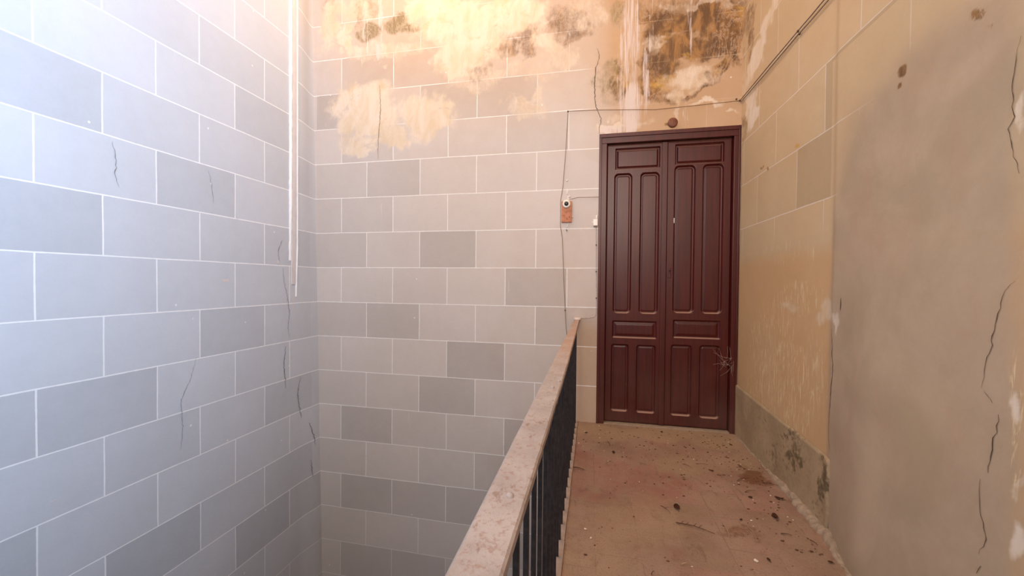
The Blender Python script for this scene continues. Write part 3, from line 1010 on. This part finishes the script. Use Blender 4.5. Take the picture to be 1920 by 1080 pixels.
# ================================================================== RAILING
T = NT('weathered_rail_paint')
Pn = T.obj()
n1 = T.noise(Pn, 9, 6, .65); n2 = T.noise(Pn, 110, 5, .7); n3 = T.noise(T.scale(Pn, (1, .35, 1)), 60, 4)
c = T.mix(T.ss(.3, .7, n1), srgb(170, 156, 148), srgb(148, 134, 126))
c = T.mix(T.math('MULTIPLY', T.ss(.52, .66, n2), .6), c, srgb(140, 104, 88))
c = T.mix(T.math('MULTIPLY', T.ss(.60, .70, n3), .6), c, srgb(118, 86, 70))
farw = T.ss(-1.95, -1.2, T.sep(T.n('ShaderNodeNewGeometry').outputs['Position'])[1])
c = T.mix(T.math('MULTIPLY', T.math('MULTIPLY', farw, T.ss(.25, .6, n1)), .75), c, srgb(168, 130, 104))
T.bump(T.math('ADD', n2, n3), .5, .002)
RAILM = T.done(c, .6, .35)
BARM = simple('black_bar_paint', srgb(36, 32, 32), .55, .2, sc=50, col2=srgb(58, 50, 48), bump=.3)
rail = empty('railing', (2.262, -2.1, 0), label='black iron bar railing with pale weathered flat handrail along the open landing edge', cat='railing')
RY0 = -4.3


def rloc(bm):
    for v in bm.verts: v.co -= Vector((2.262, -2.1, 0))


bm = bmesh.new()
N = 140
prev = None; first = None
rng = random.Random(11)
for i in range(N + 1):
    y = 0.0 + (RY0) * i / N
    cx = 2.2555 + (-y) * .0032 * (1.8 if y > -2 else 1.6) + rng.uniform(-.0006, .0006)
    cx = min(cx, 2.268)
    hw = .0185 + min(1, -y / 1.6) * .0085
    t_ = .787 + rng.uniform(-.0005, .0005)
    prof = [(cx - hw, .773), (cx - hw, t_ - .003), (cx - hw + .003, t_), (cx + hw - .003, t_), (cx + hw, t_ - .003), (cx + hw, .773)]
    cur = [bm.verts.new((a, y, b)) for a, b in prof]
    if prev:
        for k in range(6): bm.faces.new((prev[k], prev[(k + 1) % 6], cur[(k + 1) % 6], cur[k]))
    else: first = cur
    prev = cur
bm.faces.new(first); bm.faces.new(prev[::-1])
rloc(bm)
bmobj('handrail', bm, RAILM, rail)
bm = bmesh.new(); box(bm, 2.240, 2.262, RY0, -.002, .760, .773, .001); rloc(bm); bmobj('top_channel', bm, BARM, rail)
y = -.055
while y > RY0:
    bm = bmesh.new(); box(bm, 2.2445, 2.2555, y - .0055, y + .0055, -.02, .762, .0012); rloc(bm)
    bmobj('baluster', bm, BARM, rail)
    y -= .1055
bm = bmesh.new(); box(bm, 2.238, 2.262, RY0 - .02, RY0, -.02, .775, .002); rloc(bm); bmobj('end_post', bm, BARM, rail)
for (a, b) in ((956, 931), (1048, 716), (1036, 727)):
    p = at(2, .787, a, b)
    bm = bmesh.new()
    bmesh.ops.create_uvsphere(bm, u_segments=12, v_segments=8, radius=.0055, matrix=Matrix.Translation((p[0], p[1], .787)))
    rloc(bm); bmobj('rivet', bm, RAILM, rail, True)
bm = bmesh.new(); box(bm, 2.234, 2.282, -.055, -.001, .785, .799, .004); rloc(bm)
bmobj('wall_bracket', bm, simple('bracket_plaster', srgb(214, 196, 184), .8, sc=60), rail)

# ================================================================== BELL, WIRES, BOXES
WOODB = simple('bell_block_wood', srgb(186, 122, 88), .6, sc=40, col2=srgb(160, 96, 64), bump=.3)
PORC = simple('aged_porcelain', srgb(226, 216, 206), .35, sc=30, var=.06)
BLK = simple('black_bakelite', (0.006, 0.005, 0.005), .4)
WIRE = simple('old_wire', srgb(132, 112, 98), .7, sc=60)
WIREM = simple('stained_wire', srgb(128, 98, 72), .8, sc=60)
WIREL = simple('painted_wire', srgb(186, 172, 164), .7, sc=60)

bell = empty('bell_push', (2.166, 0, 1.60), label='brown wooden bell block with round white push button left of the maroon door', cat='doorbell')
bm = bmesh.new(); box(bm, -.038, .040, -.018, -.0005, -.075, .085, .004)
bmobj('wooden_block', bm, WOODB, bell)
bm = bmesh.new(); lathe_y(bm, 0, .062, [(.031, -.018), (.031, -.026), (.027, -.034), (.018, -.037), (.0165, -.030)], 30)
pb = bmobj('push_button', bm, PORC, bell, True)
bm = bmesh.new(); lathe_y(bm, 0, .062, [(.0145, -.028), (.0145, -.038), (.010, -.041), (.004, -.042)], 24)
bmobj('button_centre', bm, BLK, pb, True)
for dx, dz_ in ((-.018, -.022), (.024, -.036), (.003, -.048), (-.004, .002)):
    bm = bmesh.new(); lathe_y(bm, dx, dz_, [(.0032, -.018), (.0032, -.0195), (.001, -.0202)], 10)
    bmobj('screw', bm, simple('rusty_screw', srgb(120, 66, 44), .6) if 'rusty_screw' not in bpy.data.materials else bpy.data.materials['rusty_screw'], bell)

# round wooden plug over the door
bm = bmesh.new(); lathe_y(bm, 0, 0, [(.034, 0), (.034, -.012), (.030, -.018), (.016, -.015), (.012, -.017), (.003, -.017)], 32)
pl = bmobj('wall_rosette', bm, simple('dark_rosette_wood', srgb(116, 66, 44), .6, sc=50, var=.2), None, True, (2.921, -.001, 2.228))
setp(pl, 'small round brown wooden rosette on the stained wall above the door', 'rosette')

# little white junction box at the door jamb
jb = empty('junction_box', (2.381, 0, 1.517), label='small white junction box fixed against the left side of the door frame', cat='junction box')
bm = bmesh.new(); box(bm, -.014, .018, -.020, -.0005, -.022, .026, .003); bmobj('box_body', bm, PORC, jb)
bm = bmesh.new(); box(bm, -.013, .017, -.0205, -.018, -.030, -.021, .001); bmobj('box_lip', bm, WIRE, jb)


def wire(name, pts, r, mat, label, clips=(), cat='wire', group=None):
    e = empty(name, tuple(pts[0]), label=label, cat=cat, group=group)
    bm = bmesh.new()
    dense = []
    rng = random.Random(len(pts) * 7)
    for a, b in zip(pts[:-1], pts[1:]):
        a = Vector(a); b = Vector(b)
        n = max(1, int((b - a).length / .12))
        for i in range(n):
            dense.append(a.lerp(b, i / n) + Vector((0, 0, rng.uniform(-.0015, .0015))))
    dense.append(Vector(pts[-1]))
    tube(bm, [p - Vector(pts[0]) for p in dense], r, 8)
    bmobj('cable', bm, mat, e)
    for c_ in clips:
        bm = bmesh.new()
        v = Vector(c_) - Vector(pts[0])
        box(bm, v.x - .0045, v.x + .0045, v.y - .005, v.y + .005, v.z - .005, v.z + .005, .002)
        bmobj('wire_clip', bm, simple('clip_brown', srgb(86, 60, 46), .7) if 'clip_brown' not in bpy.data.materials else bpy.data.materials['clip_brown'], e)
    return e


W = -.006
wire('bell_wire', [(2.168, W, 2.369), (2.156, W, 2.10), (2.136, W, 1.80), (2.120, W, 1.70), (2.120, W, 1.50), (2.136, W, 1.40), (2.150, W, 1.10), (2.163, W, .851), (2.172, W, .72), (2.186, W, .60), (2.20, W, .45)],
     .0020, WIRE, 'thin brown wire dropping down the wall past the bell block to behind the handrail', [(2.168, W, 2.369), (2.163, W, .851)])
wire('bell_wire', [(2.168, W, 2.371), (2.387, W, 2.362), (2.80, W, 2.333), (2.90, W, 2.334), (3.366, W, 2.350)],
     .0015, WIREM, 'thin brown wire crossing the stained wall above the maroon door', [(3.362, W, 2.350), (3.34, W, 2.362)])
wire('bell_wire', [(2.19, W, 1.702), (2.25, W, 1.714), (2.405, W, 1.712)], .0022, WIREL, 'short pale wire from above the bell block to the door frame')
wire('bell_wire', [(2.388, W, 1.49), (2.392, W, 1.2), (2.396, W, .9), (2.395, W, .825), (2.380, W, .806), (2.33, W, .797), (2.285, W, .795)],
     .0024, WIREL, 'thin pale wire running down the door jamb and over to the handrail end', [(2.391, W, 1.35), (2.396, W, .95), (2.393, W, 1.15)])
xw = RX - .012
wire('ceiling_wire', [(xw, -.012, 2.352), (xw, -.40, 2.348), (xw, -.80, 2.338), (xw, -1.3, 2.33), (xw, -2.4, 2.32), (xw, -4.6, 2.31)],
     .0030, WIRE, 'upper of two parallel brown wires climbing the right wall from the door corner', [(xw, -.80, 2.338)])
wire('ceiling_wire', [(xw, -.012, 2.337), (xw, -.40, 2.326), (xw, -.80, 2.318), (xw, -1.3, 2.302), (xw, -2.4, 2.29), (xw, -4.6, 2.28)],
     .0026, WIRE, 'lower of two parallel brown wires climbing the right wall from the door corner', [(xw, -.815, 2.316)])

# plaster dabs around the bell and box
DAB = simple('fresh_plaster_dab', srgb(234, 226, 218), .8, sc=60, var=.04, bump=.6)


def dab(name, x, z, w, h, label, cat='plaster dab', seed=1, d=.006):
    bm = bmesh.new(); rng = random.Random(seed)
    n = 14
    ring = [bm.verts.new((w / 2 * math.cos(2 * math.pi * k / n) * rng.uniform(.7, 1.1), 0, h / 2 * math.sin(2 * math.pi * k / n) * rng.uniform(.7, 1.1))) for k in range(n)]
    top = [bm.verts.new((v.co.x * .6, -d * rng.uniform(.7, 1.1), v.co.z * .6)) for v in ring]
    c0 = bm.verts.new((0, -d * 1.1, 0))
    for k in range(n):
        bm.faces.new((ring[k], ring[(k + 1) % n], top[(k + 1) % n], top[k]))
        bm.faces.new((top[k], top[(k + 1) % n], c0))
    bm.faces.new(ring[::-1])
    return setp(bmobj(name, bm, DAB, None, True, (x, -.001, z)), label, cat)


dab('plaster_dab', 2.188, 1.722, .020, .016, 'small white plaster dab just above the round bell button', seed=1)
dab('plaster_dab', 2.170, 1.755, .009, .055, 'narrow upright white plaster streak above the bell button', seed=2)
dab('plaster_dab', 2.172, 1.500, .010, .045, 'narrow white plaster streak just below the bell block', seed=3)
dab('plaster_dab', 2.212, 1.566, .012, .018, 'tiny cream plaster dab at the right side of the bell block', seed=4)
dab('plaster_dab', 2.392, 1.556, .016, .05, 'cream plaster dab above the white junction box by the frame', seed=5)
dab('plaster_dab', 2.166, 1.845, .018, .014, 'faint white plaster dab highest above the bell block', seed=6)
nail = bmesh.new(); tube(nail, [(0, 0, 0), (.006, -.018, -.010)], .003, 8)
setp(bmobj('nail', nail, simple('bent_nail', srgb(96, 84, 72), .5, .5), None, False, (2.166, -.001, 1.470)), 'small bent nail in the wall below the bell block', 'nail')

# ================================================================== LITTER ON THE LANDING
TW = simple('dry_twig_bark', srgb(92, 62, 44), .85, sc=90)
TWL = simple('pale_dry_stalk', srgb(176, 146, 116), .85, sc=90)
LEAF = simple('dry_leaf', srgb(94, 58, 34), .85, sc=60)
CHIP = simple('plaster_chip', srgb(220, 200, 180), .85, sc=60, var=.05)


def fl(px_, py_):
    p = at(2, 0.0, px_, py_)
    return Vector((p[0], p[1], 0.0))


def z3(X_, Y_):
    return fl(1030 + X_ / 3.368, 780 + Y_ / 3.368)


def twig(A_, B_, r, mat, label, side=0, seed=1, name='twig', group=None):
    rng = random.Random(seed)
    a, b = z3(*A_), z3(*B_)
    base = a.copy()
    L = (b - a).length
    n = max(4, int(L / .01))
    perp = Vector((-(b - a).y, (b - a).x, 0)).normalized()
    pts = []
    for i in range(n + 1):
        t = i / n
        pts.append((a - base).lerp(b - base, t) + perp * (math.sin(t * 3.1) * L * .05 + rng.uniform(-.0012, .0012)) + Vector((0, 0, r + .002 + .003 * math.sin(t * 3.14))))
    root = None
    bm = bmesh.new()
    tube(bm, pts, r, 6, [1 - .6 * i / n for i in range(n + 1)])
    if side:
        for k in range(side):
            i = int(n * (.08 + .7 * k / side))
            s = 1 if k % 2 else -1
            d = (b - a).normalized() * -1 if False else (b - a).normalized()
            e = pts[i] + d * .010 + perp * s * rng.uniform(.010, .020) + Vector((0, 0, .005))
            tube(bm, [pts[i], (pts[i] + e) / 2 + Vector((0, 0, .002)), e], r * .6, 5, [1, .8, .4])
    o = bmobj(name, bm, mat, None, True, base)
    return setp(o, label, 'twig' if name != 'stalk' else 'stalk', group)


def leaf(A_, s, label, seed=1, group=None, cat='leaf', name='dry_leaf'):
    rng = random.Random(seed)
    c = z3(*A_)
    ang = rng.uniform(0, 6.28)
    bm = bmesh.new()
    nu, nv = 8, 5
    V = []
    for i in range(nu + 1):
        t = i / nu
        w = s * .32 * math.sin(math.pi * min(1, t * .95 + .03)) ** .8 + .0005
        rowv = []
        for j in range(nv):
            q = (j / (nv - 1) - .5) * 2
            x = (t - .5) * s
            y_ = q * w * (1 + rng.uniform(-.15, .15))
            z_ = .003 + abs(q) ** 1.5 * s * .08 * (1 + .4 * math.sin(t * 5 + seed)) + s * .10 * (t - .5) ** 2 * 4
            rowv.append(bm.verts.new((x * math.cos(ang) - y_ * math.sin(ang), x * math.sin(ang) + y_ * math.cos(ang), z_)))
        V.append(rowv)
    for i in range(nu):
        for j in range(nv - 1):
            bm.faces.new((V[i][j], V[i + 1][j], V[i + 1][j + 1], V[i][j + 1]))
    geom = bmesh.ops.solidify(bm, geom=bm.faces[:], thickness=.0006)
    tube(bm, [Vector((-s * .5 * math.cos(ang), -s * .5 * math.sin(ang), .003)), Vector((-s * .8 * math.cos(ang + .2), -s * .8 * math.sin(ang + .2), .002))], .0007, 5)
    o = bmobj(name, bm, LEAF, None, True, c)
    return setp(o, label, cat, group)


def chip(A_, s, label, seed=1, mat=None, group=None, name='plaster_chip', cat='plaster chip'):
    rng = random.Random(seed)
    c = z3(*A_)
    bm = bmesh.new()
    bmesh.ops.create_icosphere(bm, subdivisions=1, radius=s / 2)
    for v in bm.verts:
        v.co = Vector((v.co.x * rng.uniform(.7, 1.2), v.co.y * rng.uniform(.5, .9), v.co.z * rng.uniform(.25, .45)))
        v.co.z += s * .16
    o = bmobj(name, bm, mat or CHIP, None, False, c)
    o.rotation_euler.z = rng.uniform(0, 6)
    return setp(o, label, cat, group)


twig((150, 328), (222, 346), .0030, TW, 'short thick dark twig lying against the railing edge of the floor')
twig((800, 678), (1045, 750), .0022, TW, 'long dark twig with many side shoots in the middle of the floor', side=9, seed=4)
twig((708, 572), (765, 622), .0016, TW, 'thin curved twig left of the dark crumpled leaf mid floor', side=2, seed=5)
twig((1092, 676), (1136, 782), .0022, TWL, 'pale straight stalk with dark tip right of the long branched twig', seed=6, name='stalk')
twig((1250, 700), (1312, 792), .0011, TWL, 'thin pale stalk second to the right of the branched twig', seed=7, name='stalk')
twig((1588, 715), (1622, 768), .0013, TWL, 'thin pale stalk close to the foot of the right wall', seed=8, name='stalk')
twig((1462, 748), (1532, 760), .0020, TW, 'short curved dark twig near the right wall beyond the pale stalk', seed=9, side=1)
twig((1645, 788), (1695, 822), .0020, TW, 'short dark twig nearest the grey render at the right wall', seed=10)
twig((1185, 412), (1262, 396), .0015, TW, 'small dark twig in the brown dirt patch, left end', seed=11, side=2)
twig((1235, 484), (1300, 474), .0015, TW, 'small dark twig just below the brown dirt patch', seed=12, side=1)
twig((1345, 425), (1452, 446), .0018, TW, 'dark twig at the right end of the brown dirt patch', seed=13, side=3)
twig((845, 306), (900, 332), .0013, TW, 'fine brown twig halfway between door and branched twig, left one', seed=14, side=1)
twig((925, 305), (1005, 312), .0012, TW, 'fine brown twig halfway between door and branched twig, right one', seed=15, side=1)
twig((835, 944), (875, 936), .0022, TWL, 'short pale broken stalk in the near middle of the floor', seed=16, name='stalk')
twig((645, 1008), (665, 984), .0016, TW, 'tiny hooked dark twig at the near edge of the view', seed=17)
twig((1190, 310), (1225, 336), .0012, TW, 'tiny brown twig above the brown dirt patch', seed=18)
twig((368, 166), (384, 190), .0014, TW, 'tiny dark twig on the floor before the left door jamb', seed=19)
leaf((805, 582), .042, 'dark crumpled leaf in the middle of the floor above the branched twig', 3)
leaf((405, 233), .028, 'small dark leaf near the railing below the left door leaf', 4)
leaf((232, 108), .022, 'small dark leaf beside the foot of the railing wall', 5)
leaf((710, 103), .020, 'small dark leaf right at the threshold under the door centre', 6)
leaf((1145, 184), .022, 'small dark leaf before the right door jamb', 7)
leaf((1425, 640), .042, 'dark curled leaf standing apart left of the right wall', 8)
leaf((1452, 526), .038, 'dark broad leaf below the brown dirt patch near the wall', 9)
leaf((1268, 517), .022, 'small round dark leaf left of the broad leaf', 10)
leaf((1016, 346), .018, 'tiny dark leaf on the floor right of the fine twigs', 11)
leaf((1030, 350), .016, 'tiniest dark leaf touching the one right of the fine twigs', 21)
leaf((1776, 928), .018, 'tiny dark leaf by the foot of the grey rendered wall', 12)
leaf((1385, 912), .018, 'tiny brown leaf right of the white plaster chip', 13)
leaf((1210, 658), .015, 'tiny brown leaf right of the upper end of the pale stalk', 14)
chip((1305, 918), .022, 'largest white plaster chip in the near part of the floor', 2)
chip((1548, 490), .022, 'white plaster lump lying on the crumbling ledge of the right wall', 3)
chip((228, 716), .014, 'small pale plaster chip near the railing edge', 4)
chip((262, 772), .012, 'pale plaster chip just nearer than the one by the railing edge', 5)
chip((186, 172), .012, 'pale plaster crumb near the wall at the railing end', 6)
# crumbs nobody could count
bm = bmesh.new(); rng = random.Random(77)
for i in range(430):
    while True:
        x = rng.uniform(2.30, 3.33); yy = -abs(rng.gauss(0, 1)) * .7 - .02
        if yy > -1.7: break
    if rng.random() < .35: x = 3.30 - abs(rng.gauss(0, .14)); yy = rng.uniform(-1.3, -.05)
    x = max(2.3, x)
    s = rng.choice((.0018, .0024, .003, .0045))
    r = bmesh.ops.create_icosphere(bm, subdivisions=1, radius=s, matrix=Matrix.Translation((x, yy, s * .45)) @ Matrix.Diagonal((rng.uniform(.6, 1.9), rng.uniform(.6, 1.2), .5, 1)))
    mi = 0 if rng.random() < .84 else 1
    for v in r['verts']:
        for f_ in v.link_faces: f_.material_index = mi
o = bmobj('floor_crumbs', bm, LEAF)
o.data.materials.append(CHIP)
setp(o, 'scattered dark and pale crumbs of dirt and plaster over the landing floor', 'debris', kind='stuff')

# ================================================================== LIGHT
def area(name, loc, rot, sx, sy, power, col, spread=180):
    l = bpy.data.lights.new(name, 'AREA')
    l.shape = 'RECTANGLE'; l.size = sx; l.size_y = sy
    l.energy = power; l.color = col
    l.spread = math.radians(spread)
    o = bpy.data.objects.new(name, l)
    COL.objects.link(o)
    o.location = loc; o.rotation_euler = rot
    return o


# daylight entering by added, unseen openings: rear window (warm) and skylight over the well (sun warmed)
area('window_daylight', ((WX0 + WX1) / 2, YR - .05, (WZ0 + WZ1) / 2), (math.radians(90), 0, 0), WX1 - WX0 - .2, WZ1 - WZ0 - .2, 58, (1.0, .80, .66), 110)
area('added_side_window_light', (RX + .01, (SWY0 + SWY1) / 2, (SWZ0 + SWZ1) / 2), (0, math.radians(90), 0), SWZ1 - SWZ0 - .2, SWY1 - SWY0 - .2, 280, (.41, .65, 1.0), 122)  # light of the added side window, gives the left wall its blue
area('skylight_daylight', ((SKX0 + SKX1) / 2, (SKY0 + SKY1) / 2, ZC + .12), (0, 0, 0), SKX1 - SKX0 - .2, SKY1 - SKY0 - .2, 58, (1.0, .68, .42))

w = bpy.data.worlds.new('sky')
S.world = w
w.use_nodes = True
bg = w.node_tree.nodes['Background']
bg.inputs[0].default_value = (.62, .76, 1.0, 1)
bg.inputs[1].default_value = 1.0

S.view_settings.view_transform = 'Standard'
S.view_settings.look = 'None'
S.view_settings.gamma = 1.0
S.view_settings.use_curve_mapping = False
S.view_settings.exposure = 0.14
